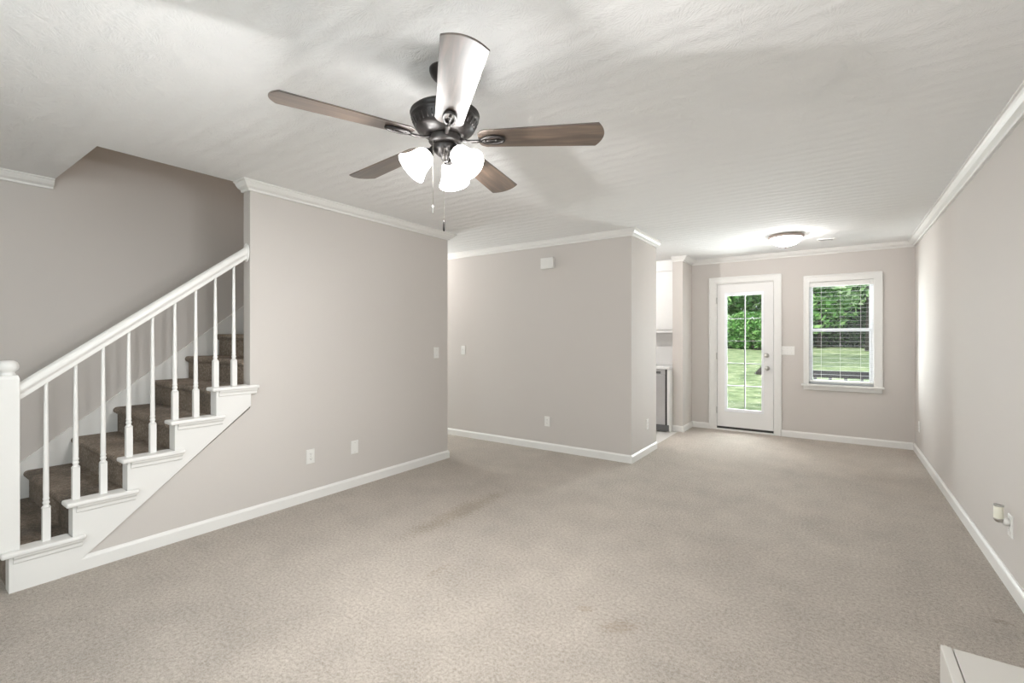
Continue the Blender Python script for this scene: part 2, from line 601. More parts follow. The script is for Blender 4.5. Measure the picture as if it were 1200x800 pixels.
# left partition: under the stringer it runs as a triangle
DY = lambda z: 0.76 + (z - 0.083) / 0.8173
mb = MB().prism([(DY(0), 0), (YE, 0), (YE, CEIL), (1.663, CEIL), (1.663, 0.80), ], 'X', XLb, XL)
mb.build('wall_left', 'wall', kind=S)
B(XH, XLb, OY1, YE, 0, CEIL).build('wall_hall', 'wall', kind=S)
mb = MB().box(XH - T, XH, OY1, 3.90, 0, CEIL).box(XH - T, XH, 4.52, YC + T, 0, CEIL).box(XH - T, XH, 3.90, 4.52, 0, 0.5).box(XH - T, XH, 3.90, 4.52, 2.15, CEIL)
mb.build('wall_hall_end', 'wall', kind=S)
B(XS - T, XS, YF - T, OY1, 0, 5.0).build('wall_stair', 'wall', kind=S)
mb = MB().box(XS, XR, YF - T, YF, 0, 0.50).box(XS, XR, YF - T, YF, 2.30, CEIL)
mb.box(XS, -1.80, YF - T, YF, 0.50, 2.30).box(-0.70, XR, YF - T, YF, 0.50, 2.30)
mb.build('wall_front', 'wall', kind=S)
mb = MB().box(OX, OX + T, OY0 - T, OY1 + T, 2.70, 5.0).box(XS, OX, OY0 - T, OY0, 2.70, 5.0).box(XS - T, OX, OY1, OY1 + T, 2.70, 5.0)
mb.build('wall_upper', 'wall', kind=S)

# crown moulding
CR = [(0, 0), (0.070, 0), (0.070, -0.008), (0.060, -0.011), (0.054, -0.024), (0.040, -0.040), (0.024, -0.048), (0.018, -0.052), (0.016, -0.065), (0, -0.065)]
MB().sweep([(XS, OY0), (XS, YF), (XR, YF), (XR, YB), (XC, YB), (XC, STUB), (-1.90, STUB)], CR, CEIL).build('trim_1', 'trim', kind=S)
MB().sweep([(XC, 5.49), (XC, YC), (XH, YC)], CR, CEIL).build('trim_2', 'trim', kind=S)
MB().sweep([(XH, YE), (XL, YE), (XL, Y0), (XLb, Y0)], CR, CEIL).build('trim_3', 'trim', kind=S)

# baseboards
BP = [(0, 0), (0.015, 0), (0.015, 0.066), (0.012, 0.073), (0.007, 0.079), (0.005, 0.084), (0, 0.084)]
MB().sweep([(XR, YF), (XR, YB)], BP, 0).build('baseboard_right', 'trim', kind=S)
MB().sweep([(XR - 0.015, YB), (-0.609, YB)], BP, 0).build('baseboard_back', 'trim', kind=S)
MB().sweep([(-1.521, YB), (XC, YB), (XC, STUB), (-1.90, STUB)], BP, 0).build('baseboard_stub', 'trim', kind=S)
MB().sweep([(XC, 5.49), (XC, YC), (XH, YC)], BP, 0).build('baseboard_block', 'trim', kind=S)
MB().sweep([(XH, YE), (XL, YE), (XL, 0.665)], BP, 0).build('baseboard_left', 'trim', kind=S)
MB().sweep([(XS, 0.42), (XS, YF), (XR, YF)], BP, 0).build('baseboard_front', 'trim', kind=S)

# ------------------------------------------------------------------ garden door
dr = thing('door_1', None, None, (-1.06, YB, 0), kind=S)
def bx(x0, x1, y0, y1, z0, z1, ox=-1.06, oy=YB, oz=0):
    return MB().box(x0 - ox, x1 - ox, y0 - oy, y1 - oy, z0 - oz, z1 - oz)
o1 = -1.06
mb = MB()
# casing: flat board with a raised outer band
for (x0, x1, z0, z1) in ((-1.519, -1.437, 0, 2.166), (-0.693, -0.611, 0, 2.166), (-1.437, -0.693, 2.084, 2.166)):
    mb.box(x0 - o1, x1 - o1, -0.016, 0, z0, z1)
for (x0, x1, z0, z1) in ((-1.519, -1.497, 0, 2.166), (-0.633, -0.611, 0, 2.166), (-1.497, -0.633, 2.144, 2.166)):
    mb.box(x0 - o1, x1 - o1, -0.024, -0.016, z0, z1)
mb.build('door_casing', 'trim', dr, bevel=0.004)
mb = MB()
for (x0, x1, z0, z1) in ((-1.437, -1.416, 0.0, 2.088), (-0.702, -0.681, 0.0, 2.088), (-1.416, -0.702, 2.072, 2.088)):
    mb.box(x0 - o1, x1 - o1, -0.004, 0.11, z0, z1)
for (x0, x1, z0, z1) in ((-1.437, -1.398, 0.0, 2.088), (-0.720, -0.681, 0.0, 2.088), (-1.437, -0.681, 2.056, 2.088)):
    mb.box(x0 - o1, x1 - o1, 0.054, 0.11, z0, z1)
mb.build('door_jamb', 'trim', dr)
# slab around the lite
SX0, SX1, SZ0, SZ1 = -1.412, -0.706, 0.050, 2.068
GX0, GX1, GZ0, GZ1 = -1.296, -0.838, 0.290, 1.925
mb = MB()
for (x0, x1, z0, z1) in ((SX0, GX0, SZ0, SZ1), (GX1, SX1, SZ0, SZ1), (GX0, GX1, SZ0, GZ0), (GX0, GX1, GZ1, SZ1)):
    mb.box(x0 - o1, x1 - o1, 0.008, 0.052, z0, z1)
mb.build('door_slab', 'door', dr)
mb = MB()
for (x0, x1, z0, z1) in ((-1.316, -1.280, 0.268, 1.948), (-0.848, -0.818, 0.268, 1.948), (-1.280, -0.848, 0.268, 0.312), (-1.280, -0.848, 1.902, 1.948)):
    mb.box(x0 - o1, x1 - o1, 0.000, 0.012, z0, z1)
lf = mb.build('lite_frame', 'vinyl', dr, bevel=0.004)
bx(-1.296, -0.838, YB + 0.030, YB + 0.034, 0.290, 1.925).build('pane', 'glass', lf)
mb = MB().box(-1.064 - o1, -1.050 - o1, 0.020, 0.044, 0.312, 1.902)
for z in (0.632, 0.949, 1.265, 1.582):
    mb.box(-1.280 - o1, -0.848 - o1, 0.020, 0.044, z - 0.0055, z + 0.0055)
mb.build('grille', 'grille', lf)
bx(-1.416, -0.702, YB + 0.005, YB + 0.060, 0.022, 0.052).build('door_sweep', 'threshold', dr)
bx(-1.437, -0.681, YB - 0.010, YB + 0.11, 0.0, 0.022).build('threshold', 'trim', dr)
for z in (0.28, 1.05, 1.84):
    MB().lathe([(0, -0.045), (0.007, -0.045), (0.007, 0.045), (0, 0.045)], 10, (-1.416 - o1, -0.004, z)).build('hinge', 'hinge', dr)
def knobset(px, pz, prof, nm):
    m = Matrix.Rotation(PI / 2, 4, 'X')
    return MB().lathe(prof, 24, (px - o1, 0.008, pz), m).build(nm, 'nickel', dr)
knobset(-0.786, 1.070, [(0, 0.0), (0.031, 0.0), (0.031, 0.006), (0.022, 0.016), (0.014, 0.018), (0.012, 0.026), (0, 0.026)], 'deadbolt')
knobset(-0.780, 0.896, [(0, 0.0), (0.031, 0.0), (0.031, 0.006), (0.013, 0.012), (0.012, 0.03), (0.022, 0.036), (0.028, 0.048), (0.026, 0.060), (0.015, 0.067), (0, 0.068)], 'doorknob')

# ------------------------------------------------------------------ garden window
wn1 = thing('window_1', None, None, (0, YB, 0), kind=S)
mb = MB()
for (x0, x1, z0, z1) in ((-0.362, -0.300, 0.715, 2.110), (0.362, 0.446, 0.715, 2.110), (-0.300, 0.362, 2.025, 2.110)):
    mb.box(x0, x1, -0.017, 0, z0, z1)
for (x0, x1, z0, z1) in ((-0.362, -0.346, 0.715, 2.110), (0.430, 0.446, 0.715, 2.110), (-0.346, 0.430, 2.092, 2.110)):
    mb.box(x0, x1, -0.025, -0.017, z0, z1)
mb.build('window_casing', 'trim', wn1, bevel=0.003)
B(-0.386, 0.462, -0.055, 0.045, 0.690, 0.715).build('window_stool', 'trim', wn1, bevel=0.006)
B(-0.362, 0.440, -0.018, 0, 0.640, 0.690).build('window_apron', 'trim', wn1, bevel=0.003)
mb = MB()
for (x0, x1, z0, z1) in ((-0.312, -0.285, 0.715, 2.035), (0.345, 0.372, 0.715, 2.035), (-0.285, 0.345, 0.715, 0.735), (-0.285, 0.345, 2.010, 2.035)):
    mb.box(x0, x1, 0.045, 0.118, z0, z1)
mb.build('window_frame', 'vinyl', wn1)
def sash(z0, z1, y, nm):
    m = MB()
    for (a, b, c, d) in ((-0.285, -0.262, z0, z1), (0.322, 0.345, z0, z1), (-0.262, 0.322, z0, z0 + 0.035), (-0.262, 0.322, z1 - 0.035, z1)):
        m.box(a, b, y, y + 0.028, c, d)
    s_ = m.build(nm, 'vinyl', wn1, bevel=0.003)
    B(-0.262, 0.322, y + 0.012, y + 0.016, z0 + 0.035, z1 - 0.035).build('pane', 'glass', s_)
sash(0.735, 1.425, 0.052, 'lower_sash')
sash(1.395, 2.010, 0.084, 'upper_sash')

bl = thing('window_blind', 'white horizontal-slat blind hanging open inside the window beside the garden door', 'window blind', (0.03, YB + 0.020, 1.985))
def lb(x0, x1, y0, y1, z0, z1):
    return MB().box(x0 - 0.03, x1 - 0.03, y0 - 0.02, y1 - 0.02, z0 - 1.985, z1 - 1.985)
lb(-0.300, 0.360, -0.008, 0.042, 1.965, 2.022).build('headrail', 'white', bl, bevel=0.003)
mb = MB()
z = 1.945
tl_ = R(1)
while z > 0.78:
    # a thin, slightly crowned slat
    pts = []
    for k in range(5):
        t = -1 + 0.5 * k
        pts.append((t * 0.0125, -abs(t) ** 2 * 0.0004 + t * 0.0125 * math.tan(tl_)))
    loop = [(p[0], p[1] + 0.0005) for p in pts] + [(p[0], p[1] - 0.0004) for p in pts[::-1]]
    mb.prism([(a - 0.003 + 0.0, b + z - 1.985) for a, b in loop], 'X', -0.300 - 0.03, 0.357 - 0.03)
    z -= 0.0525
mb.build('slats', 'slat', bl)
lb(-0.296, 0.354, -0.005, 0.035, 0.745, 0.762).build('bottom_rail', 'white', bl, bevel=0.002)
for x in (-0.17, 0.03, 0.235):
    lb(x - 0.0013, x + 0.0013, -0.0055, -0.0035, 0.76, 1.965).build('ladder_cord', 'white', bl)
MB().tube([(0.29, -0.035, 0.02), (0.29, -0.035, -0.55)], 0.003, 6).build('tilt_wand', 'white', bl)
# bottom_rail label-free: same white as its blind

# side and front windows added behind the viewer for fill; hall window frame
for cx, cy2, rz2, hw2, nm in ((XR, -0.82, R(90), 0.62, 'added_window_2'), (-1.25, YF, 0, 0.55, 'added_window_4')):
    fw = thing(nm, None, None, (cx, cy2, 0), rz2, kind=S)
    mb = MB()
    for x in (-hw2, 0, hw2):
        mb.box(x - 0.02, x + 0.02, -0.09, -0.03, 0.5, 2.3)
    mb.box(-hw2, hw2, -0.09, -0.03, 0.5, 0.55).box(-hw2, hw2, -0.09, -0.03, 2.25, 2.3).box(-hw2, hw2, -0.09, -0.03, 1.38, 1.42)
    mb.build('window_frame', 'vinyl', fw)
    B(-hw2, hw2, -0.062, -0.058, 0.5, 2.3).build('pane', 'glass', fw)
hw = thing('window_3', None, None, (XH, 4.21, 0), kind=S)
mb = MB().box(-0.09, -0.03, -0.31, -0.27, 0.5, 2.15).box(-0.09, -0.03, 0.27, 0.31, 0.5, 2.15).box(-0.09, -0.03, -0.27, 0.27, 0.5, 0.54).box(-0.09, -0.03, -0.27, 0.27, 2.11, 2.15)
mb.build('window_frame', 'vinyl', hw)
B(-0.062, -0.058, -0.31, 0.31, 0.5, 2.15).build('pane', 'glass', hw)

# ------------------------------------------------------------------ staircase
st = thing('staircase', 'carpeted staircase with white stringer and overhanging white tread caps rising along the left wall', 'staircase', (-4.08, 0.45, 0))
sx, sy = -4.08, 0.45
def yz(pts, x0, x1, name, m, parent, bevel=0, smooth=False):
    return MB().prism([(a - sy, b) for a, b in pts], 'X', x0 - sx, x1 - sx, smooth).build(name, m, parent, bevel=bevel)
NS = 13
def step_profile(n):
    yr = 0.228 + RUN * n          # riser face
    yn = 0.200 + RUN * n          # nosing front
    zt = RISE * n + 0.012
    zb = RISE * (n - 1) + 0.012 if n > 1 else 0.0
    pts = [(yr, zb), (yr, zt - 0.055)]
    pts += [(yr - 0.010, zt - 0.050)]
    for k in range(7):
        a = R(-80 + 170 * k / 6)
        pts.append((yn + 0.024 - 0.024 * math.cos(a), zt - 0.024 + 0.024 * math.sin(a)))
    ye = yr + RUN if n < NS else OY1 - 0.002
    pts += [(ye, zt), (ye, zb)]
    return pts
for n in range(1, NS + 1):
    x1 = -3.558 if n < 6 else -3.583
    yz(step_profile(n), XS + 0.022, x1, 'carpeted_step', 'stair_carpet', st)
# outer stringer with its stepped top edge
pts = [(0.465, 0.0)]
for n in range(1, 6):
    y = 0.465 + RUN * (n - 1)
    pts += [(y, RISE * n - 0.006), (y + RUN if n < 5 else 1.661, RISE * n - 0.006)]
pts += [(1.661, 0.822), (0.761, 0.084), (0.659, 0.0)]
# concave outline: build as a fan of convex slices
mb = MB()
for n in range(1, 6):
    y = 0.465 + RUN * (n - 1)
    y2 = y + RUN if n < 5 else 1.661
    zt = RISE * n - 0.006
    low = lambda q: max(0.0, (q - 0.659) * 0.8195)
    poly = [(y, low(y)), (y2, low(y2)), (y2, zt), (y, zt)]
    if y < 0.659 < y2:
        poly = [(y, 0), (0.659, 0), (y2, low(y2)), (y2, zt), (y, zt)]
    mb.prism([(a - sy, b) for a, b in poly], 'X', -3.556 - sx, -3.468 - sx)
mb.build('stringer', 'trim', st)
for n in range(1, 6):
    y0 = 0.434 + RUN * (n - 1)
    y1 = 0.706 + RUN * (n - 1) if n < 5 else 1.659
    xf, xs_, xb = -3.441, -3.4675, -3.5565
    if n == 5:
        xs_ = -3.4855
    plan = [(xb, y0), (xf, y0), (xf, y1 + 0.053), (xs_, y1 + 0.053), (xs_, y1), (xb, y1)]
    cap = MB().prism([(a - sx, b - sy) for a, b in plan], 'Z', RISE * n - 0.006, RISE * n + 0.021).build('tread_cap', 'trim', st, bevel=0.010, seg=3)
    # cove moulding tucked under the overhang
    ym = 0.468 + RUN * (n - 1)
    cv = [(-3.468, 0), (-3.448, 0), (-3.449, -0.006), (-3.458, -0.018), (-3.460, -0.034), (-3.463, -0.038), (-3.468, -0.038)]
    MB().prism([(a - sx, b + RISE * n - 0.006) for a, b in cv], 'Y', ym + 0.012 - sy, y1 + 0.040 - sy).build('cove_moulding', 'trim', cap)
# sloped skirt on the stair wall
sk = lambda q: 0.997 + 0.790 * (q - 1.366)
yz([(0.30, 0.0), (3.55, 0.0), (3.55, sk(3.55)), (0.34, sk(0.34)), (0.30, 0.14)], XS, XS + 0.018, 'wall_skirt', 'trim', st)
yz([(0.34, sk(0.34) - 0.012), (3.55, sk(3.55) - 0.012), (3.55, sk(3.55) + 0.006), (0.34, sk(0.34) + 0.006)], XS, XS + 0.019, 'skirt_bead', 'trim', st, bevel=0.003)

# ------------------------------------------------------------------ railing
rl = thing('stair_railing', 'white painted stair railing of turned balusters from newel post to wall end', 'stair railing', (-3.515, 0.466, 0.211))
rx, ry, rz0 = -3.515, 0.466, 0.211
RB = lambda y: 0.985 + 0.786 * (y - 0.508)     # underside of the rail
xr = -3.520
# handrail, sheared along the flight
prof = [(-0.017, 0), (0.017, 0), (0.019, 0.022), (0.022, 0.030), (0.030, 0.038), (0.034, 0.050), (0.033, 0.064), (0.026, 0.078), (0.014, 0.087), (0, 0.090)]
prof = prof + [(-a, b) for a, b in prof[2:-1]][::-1]
vs = []
ya, yb = 0.505, 1.648
for y in (ya, yb):
    for a, b in prof:
        vs.append((xr + a - rx, y - ry, RB(y) + b - rz0))
n = len(prof)
mb = MB()
mb.add(vs, [tuple(range(n))[::-1], tuple(range(n, 2 * n))] + [(i, (i + 1) % n, (i + 1) % n + n, i + n) for i in range(n)])
mb.build('handrail', 'trim', rl)
# rosette on the wall's end face
m = Matrix.Rotation(PI / 2, 4, 'X')
ms = Matrix.Diagonal((0.82, 1, 1.35, 1)) @ m
MB().lathe([(0, 0.0), (0.050, 0.0), (0.050, 0.005), (0.044, 0.009), (0.038, 0.011), (0.030, 0.012), (0, 0.012)], 32,
           (xr - 0.006 - rx, 1.659 - ry, RB(1.655) + 0.045 - rz0), ms).build('rosette', 'trim', rl)
# balusters
def baluster(n, y):
    zb = RISE * n + 0.021
    zt = RB(y) + 0.004
    h = 0.0158
    bt = zb + 0.178
    mb = MB()
    mb.box(xr - h - rx, xr + h - rx, y - h - ry, y + h - ry, zb - rz0, bt - rz0)
    mb.prism([(0, 0)] * 0 or [(xr + a * h - rx, y + b * h - ry) for a, b in ((-1, -1), (1, -1), (1, 1), (-1, 1))], 'Z', bt - rz0, bt + 0.0005 - rz0)
    pr = [(0.0205, 0), (0.0150, 0.010), (0.0115, 0.013), (0.0115, 0.018), (0.0145, 0.024), (0.0150, 0.030), (0.0115, 0.036), (0.0115, 0.040), (0.0140, 0.044), (0.0140, 0.050), (0.0118, 0.055), (0.0128, 0.10)]
    L = zt - bt
    pr += [(0.0118, 0.22 * L + 0.06), (0.0085, L * 0.90), (0.0080, L)]
    pr = [(0.0, 0)] + pr + [(0, L)]
    mb.lathe(pr, 14, (xr - rx, y - ry, bt - rz0))
    return mb.build('baluster', 'trim', rl, bevel=0)
for k in range(9):
    n = 1 if k == 0 else 2 + (k - 1) // 2
    baluster(n, 0.610 + 0.1197 * k)
# newel
nh = 0.040
nw = MB().box(-nh, nh, -nh, nh, 0, 0.885)
c = 0.034
top = [(-nh, -nh), (nh, -nh), (nh, nh), (-nh, nh)]
vsn = [(a, b, 0.885) for a, b in top] + [(a * 0.86, b * 0.86, 0.905) for a, b in top]
nw.add(vsn, [(4, 5, 6, 7), (0, 1, 5, 4), (1, 2, 6, 5), (2, 3, 7, 6), (3, 0, 4, 7)])
npart = nw.build('newel_post', 'trim', rl, bevel=0.004)
MB().lathe([(0, 0.900), (0.030, 0.900), (0.030, 0.912), (0.026, 0.918), (0.030, 0.924), (0.038, 0.932), (0.0425, 0.944), (0.042, 0.958), (0.036, 0.972), (0.022, 0.981), (0, 0.984)], 28).build('newel_cap', 'trim', npart)

# ------------------------------------------------------------------ ceiling fan
FX, FY = -1.357, 1.442
fan = thing('ceiling_fan', 'dark bronze five-blade ceiling fan with three lit frosted shades hanging in the foreground', 'ceiling fan', (FX, FY, CEIL))
Z = lambda z: z - CEIL
def lz(prof):
    return [(r, Z(z)) for r, z in prof]
MB().lathe(lz([(0, 2.44), (0.066, 2.44), (0.066, 2.432), (0.060, 2.415), (0.045, 2.398), (0.026, 2.388), (0, 2.386)]), 36).build('canopy', 'bronze', fan)
MB().lathe(lz([(0, 2.39), (0.013, 2.39), (0.013, 2.298), (0, 2.298)]), 16).build('downrod', 'bronze', fan)
housing = MB().lathe(lz([(0, 2.300), (0.030, 2.300), (0.034, 2.284), (0.095, 2.276), (0.130, 2.266), (0.144, 2.254), (0.146, 2.247), (0.140, 2.241),
                 (0.142, 2.235), (0.142, 2.228), (0.137, 2.224), (0.136, 2.219), (0.129, 2.204), (0.121, 2.190), (0.118, 2.182), (0.098, 2.174), (0.090, 2.164), (0.072, 2.160), (0, 2.160)]), 48)
hp = housing.build('motor_housing', 'bronze', fan)
mb = MB()
for k in range(36):
    a = 2 * PI * k / 36
    d = Vector((math.cos(a), math.sin(a), 0))
    mb.tube([d * 0.1345 + Vector((0, 0, Z(2.217))), d * 0.1215 + Vector((0, 0, Z(2.192)))], 0.0035, 6)
mb.build('vent_ribs', 'bronze', hp)
MB().lathe(lz([(0, 2.162), (0.066, 2.162), (0.068, 2.152), (0.068, 2.134), (0.061, 2.126), (0.054, 2.122), (0, 2.122)]), 36).build('switch_housing', 'bronze', fan)
kit = MB().lathe(lz([(0, 2.123), (0.050, 2.123), (0.052, 2.111), (0.046, 2.095), (0.032, 2.081), (0.018, 2.075), (0.014, 2.063), (0.010, 2.055), (0, 2.053)]), 32).build('light_kit', 'bronze', fan)

def blade_outline():
    pts = []
    r0, r1 = 0.142, 0.664
    w0, w1 = 0.056, 0.074
    pts.append((r0, -w0 * 0.55)); pts.append((r0 + 0.010, -w0 * 0.82)); pts.append((r0 + 0.030, -w0))
    for k in range(7):      # lower side widening
        t = k / 6
        pts.append((r0 + 0.05 + t * (r1 - 0.029 - r0 - 0.05), -(w0 + (w1 - w0) * t)))
    for k in range(1, 24):  # arched tip
        t = -1 + 2 * k / 24
        pts.append((r1 - 0.029 * t * t, w1 * t))
    for k in range(7):
        t = 1 - k / 6
        pts.append((r0 + 0.05 + t * (r1 - 0.029 - r0 - 0.05), (w0 + (w1 - w0) * t)))
    pts.append((r0 + 0.030, w0)); pts.append((r0 + 0.010, w0 * 0.82)); pts.append((r0, w0 * 0.55))
    return pts
BO = blade_outline()
blade_me = None
for k in range(5):
    phi = R(30.46 - 72 * k)
    mt = Matrix.Translation((0, 0, Z(2.143))) @ Matrix.Rotation(R(1.7), 4, Vector((math.cos(R(YAW)), math.sin(R(YAW)), 0)) * -1) @ Matrix.Rotation(phi, 4, 'Z') @ Matrix.Rotation(R(-10), 4, 'X')
    bo = MB().prism(BO, 'Z', 0.0, 0.006).build('fan_blade', 'wood', fan, bevel=0.0015)
    bo.matrix_local = mt
    # bracket: neck from the motor and an oval loop under the blade
    mb = MB()
    mb.tube([(-0.095, 0, 0.004), (-0.08, 0, -0.002), (-0.06, 0, -0.008), (-0.02, 0, -0.010), (0.0, 0, -0.008)], [0.011, 0.009, 0.008, 0.009, 0.010], 10, flat=0.6)
    ring = [(0.045 + 0.048 * math.cos(2 * PI * q / 28), 0.023 * math.sin(2 * PI * q / 28), -0.006) for q in range(28)]
    mb.tube(ring, 0.0065, 8, closed=True)
    mb.tube([(0.0, 0, -0.008), (0.03, 0.004, -0.006), (0.088, 0, -0.006)], 0.005, 8)
    for q in (0.012, 0.062):
        mb.lathe([(0, -0.013), (0.006, -0.012), (0.007, -0.008), (0, -0.006)], 10, (q, 0.0, 0))
    br = mb.build('blade_bracket', 'bronze', bo)
    br.location = (0.158, 0, 0)

SH_AX = [R(116), R(236), R(-4)]
for a in SH_AX:
    d = Vector((math.cos(a), math.sin(a), 0))
    z0 = Vector((0, 0, 1))
    axis = (d * math.sin(R(45)) - z0 * math.cos(R(45))).normalized()
    neck = d * 0.060 + Vector((0, 0, Z(2.088)))
    q = axis.to_track_quat('Z', 'Y').to_matrix().to_4x4()
    pts = [d * 0.030 + Vector((0, 0, Z(2.104))), d * 0.048 + Vector((0, 0, Z(2.108))), d * 0.058 + Vector((0, 0, Z(2.100))), neck + axis * 0.012]
    ar = MB().tube(pts, 0.008, 10).build('lamp_arm', 'bronze', kit)
    MB().lathe([(0, -0.004), (0.014, -0.004), (0.020, 0.004), (0.026, 0.014), (0.026, 0.020), (0, 0.020)], 20, neck, q).build('socket_cup', 'bronze', kit)
    outer = [(0.023, 0.014), (0.030, 0.020), (0.039, 0.030), (0.044, 0.047), (0.047, 0.065), (0.052, 0.084), (0.061, 0.102), (0.069, 0.115)]
    inner = [(r - 0.0025, t) for r, t in outer][::-1]
    MB().lathe(outer + [(0.0685, 0.1165)] + inner, 36, neck, q).build('lamp_shade', 'shade', kit)
    lp = neck + axis * 0.092
    light('fan_bulb', 'POINT', lp, 29.0, (1.0, 0.99, 0.985), size=0.024, parent=kit)

def u_point(dx, dz):      # offset sideways of the fan axis as seen in the photo
    return Vector((0.8187 * dx, 0.5742 * dx, 0)) + Vector((0, 0, dz))
def chain(dx, ztop, zbot, fob_len, mfob, nm):
    mb = MB()
    z = ztop
    p = u_point(dx, 0)
    p = p + Vector((0.5742, -0.8187, 0)) * 0.045
    mb.tube([(p.x, p.y, Z(ztop)), (p.x, p.y, Z(zbot + fob_len))], 0.0011, 6)
    zz = ztop
    while zz > zbot + fob_len:
        mb.lathe([(0, -0.0016), (0.0018, 0), (0, 0.0016)], 6, (p.x, p.y, Z(zz)))
        zz -= 0.009
    ch = mb.build('pull_chain', 'chain', fan)
    MB().lathe([(0, 0), (0.0035, 0.001), (0.0048, 0.010), (0.0040, fob_len - 0.008), (0.0015, fob_len), (0, fob_len)], 12, (p.x, p.y, Z(zbot))).build('chain_fob', mfob, ch)
chain(-0.043, 2.12, 1.820, 0.036, 'nickel', 'a')
chain(0.002, 2.12, 1.749, 0.045, 'bronze', 'b')

# ------------------------------------------------------------------ flush ceiling lights
def flush_light(x, y, label, energy):
    t = thing('flush_ceiling_light', label, 'ceiling light', (x, y, CEIL), group='flush dome ceiling lights')
    MB().lathe([(0, 0), (0.165, 0), (0.172, -0.010), (0.172, -0.022), (0.162, -0.032), (0.150, -0.034), (0.150, -0.030), (0, -0.030)], 48).build('rim', 'fixture', t)
    prof = []
    for k in range(11):
        a = R(90) * k / 10
        prof.append((0.152 * math.cos(a), -0.032 - 0.085 * math.sin(a)))
    MB().lathe(prof, 48).build('glass_dome', 'dome', t)
    MB().lathe([(0, -0.112), (0.012, -0.116), (0.013, -0.122), (0.007, -0.126), (0.009, -0.134), (0.005, -0.143), (0, -0.145)], 16).build('finial', 'fixture', t)
    light('dome_bulb', 'POINT', (0, 0, -0.085), energy, (1.0, 0.985, 0.97), size=0.03, parent=t)
    return t
flush_light(-0.466, 5.93, 'round frosted-dome flush ceiling light with bronze rim near the garden door', 76)
flush_light(-4.75, 4.21, 'round flush ceiling light in the side hall beyond the left partition', 42)
flush_light(-2.75, 5.40, 'round flush ceiling light in the white kitchen', 210)

# ceiling vent register
vt = thing('ceiling_vent', 'small white ceiling air register between the flush light and the back wall', 'vent', (-0.19, 6.50, CEIL), R(6))
mb = MB()
for (x0, x1, y0, y1) in ((-0.17, 0.17, -0.085, -0.062), (-0.17, 0.17, 0.062, 0.085), (-0.17, -0.145, -0.062, 0.062), (0.145, 0.17, -0.062, 0.062)):
    mb.box(x0, x1, y0, y1, -0.008, 0)
mb.build('frame', 'white', vt)
B(-0.145, 0.145, -0.062, 0.062, -0.0015, 0).build('duct_opening', 'steel_dark', vt)
mb = MB()
for k in range(9):
    y = -0.054 + 0.0135 * k
    if k == 4:
        continue
    mb.prism([(y - 0.0066, -0.0075), (y - 0.0050, -0.0075), (y + 0.0066, -0.0028), (y + 0.0050, -0.0028)], 'X', -0.145, 0.145)
mb.build('louvres', 'white', vt)
vt.scale = (0.5, 0.7, 1)
vt.location.x = -0.11
vt.location.y = 6.43

# ------------------------------------------------------------------ wall plates; local frame: x right, y out of the wall (towards viewer is -y), z up
def plate_base(t, w=0.071, h=0.116):
    hw_, hh = w / 2, h / 2
    mb = MB()
    b = 0.004
    vs = [(-hw_, 0, -hh), (hw_, 0, -hh), (hw_, 0, hh), (-hw_, 0, hh),
          (-hw_, -0.003, -hh), (hw_, -0.003, -hh), (hw_, -0.003, hh), (-hw_, -0.003, hh),
          (-hw_ + b, -0.006, -hh + b), (hw_ - b, -0.006, -hh + b), (hw_ - b, -0.006, hh - b), (-hw_ + b, -0.006, hh - b)]
    fs = [(0, 1, 2, 3), (8, 9, 10, 11)]
    for i in range(4):
        j = (i + 1) % 4
        fs += [(i, j, j + 4, i + 4), (i + 4, j + 4, j + 8, i + 8)]
    return mb.add(vs, fs).build('cover_plate', 'white', t)
def screws(t, zs, xs=(0,)):
    for x in xs:
        for z in zs:
            MB().lathe([(0, 0.0055), (0.0032, 0.0055), (0.0028, 0.0072), (0, 0.0074)], 10, (x, 0, z), Matrix.Rotation(PI / 2, 4, 'X')).build('screw', 'nickel', t)
def outlet(loc, rz, label, group=None):
    t = thing('wall_outlet', label, 'outlet', loc, rz, group or 'white duplex outlets on the walls')
    plate_base(t)
    for dz in (-0.0195, 0.0195):
        pts = []
        for k in range(24):
            a = 2 * PI * k / 24
            pts.append((0.0172 * math.cos(a), max(-0.0125, min(0.0125, 0.0172 * math.sin(a))) + dz))
        rc = MB().prism(pts, 'Y', -0.0085, -0.005).build('receptacle', 'white', t)
        mb = MB().box(-0.0075, -0.0055, -0.0088, -0.0080, dz - 0.001, dz + 0.007).box(0.0050, 0.0070, -0.0088, -0.0080, dz - 0.001, dz + 0.006)
        mb.box(-0.002, 0.002, -0.0088, -0.0080, dz - 0.009, dz - 0.005)
        mb.build('slots', 'slot', rc)
    screws(t, (0,))
    return t
def switch(loc, rz, label, gangs=1):
    t = thing('light_switch', label, 'light switch', loc, rz, 'white toggle switches on the walls')
    w = 0.071 + 0.046 * (gangs - 1)
    plate_base(t, w)
    xs = [0.046 * (k - (gangs - 1) / 2) for k in range(gangs)]
    for x in xs:
        B(x - 0.0052, x + 0.0052, -0.0066, -0.0055, -0.012, 0.012).build('toggle_slot', 'trim', t)
        MB().prism([(-0.006, -0.005), (-0.006, 0.004), (-0.018, 0.012), (-0.018, 0.006)], 'X', x - 0.0035, x + 0.0035).build('toggle', 'white', t)
    screws(t, (-0.030, 0.030), xs)
    return t
LW = R(90)       # plates on the left partition (facing +X)
RW = R(-90)      # plates on the right wall (facing -X)
outlet((XL, 2.133, 0.353), LW, 'white duplex outlet on the left partition, the one nearer the stairs')
t = thing('blank_wall_plate', 'plain white blank plate on the left partition, right of the outlet', 'wall plate', (XL, 2.552, 0.347), LW)
plate_base(t)
screws(t, (-0.042, 0.042))
switch((XL, 3.571, 1.153), LW, 'white toggle switch near the far end of the left partition')
switch((-4.07, YC, 1.147), 0, 'white toggle switch on the grey wall at the hall, left of the door chime')
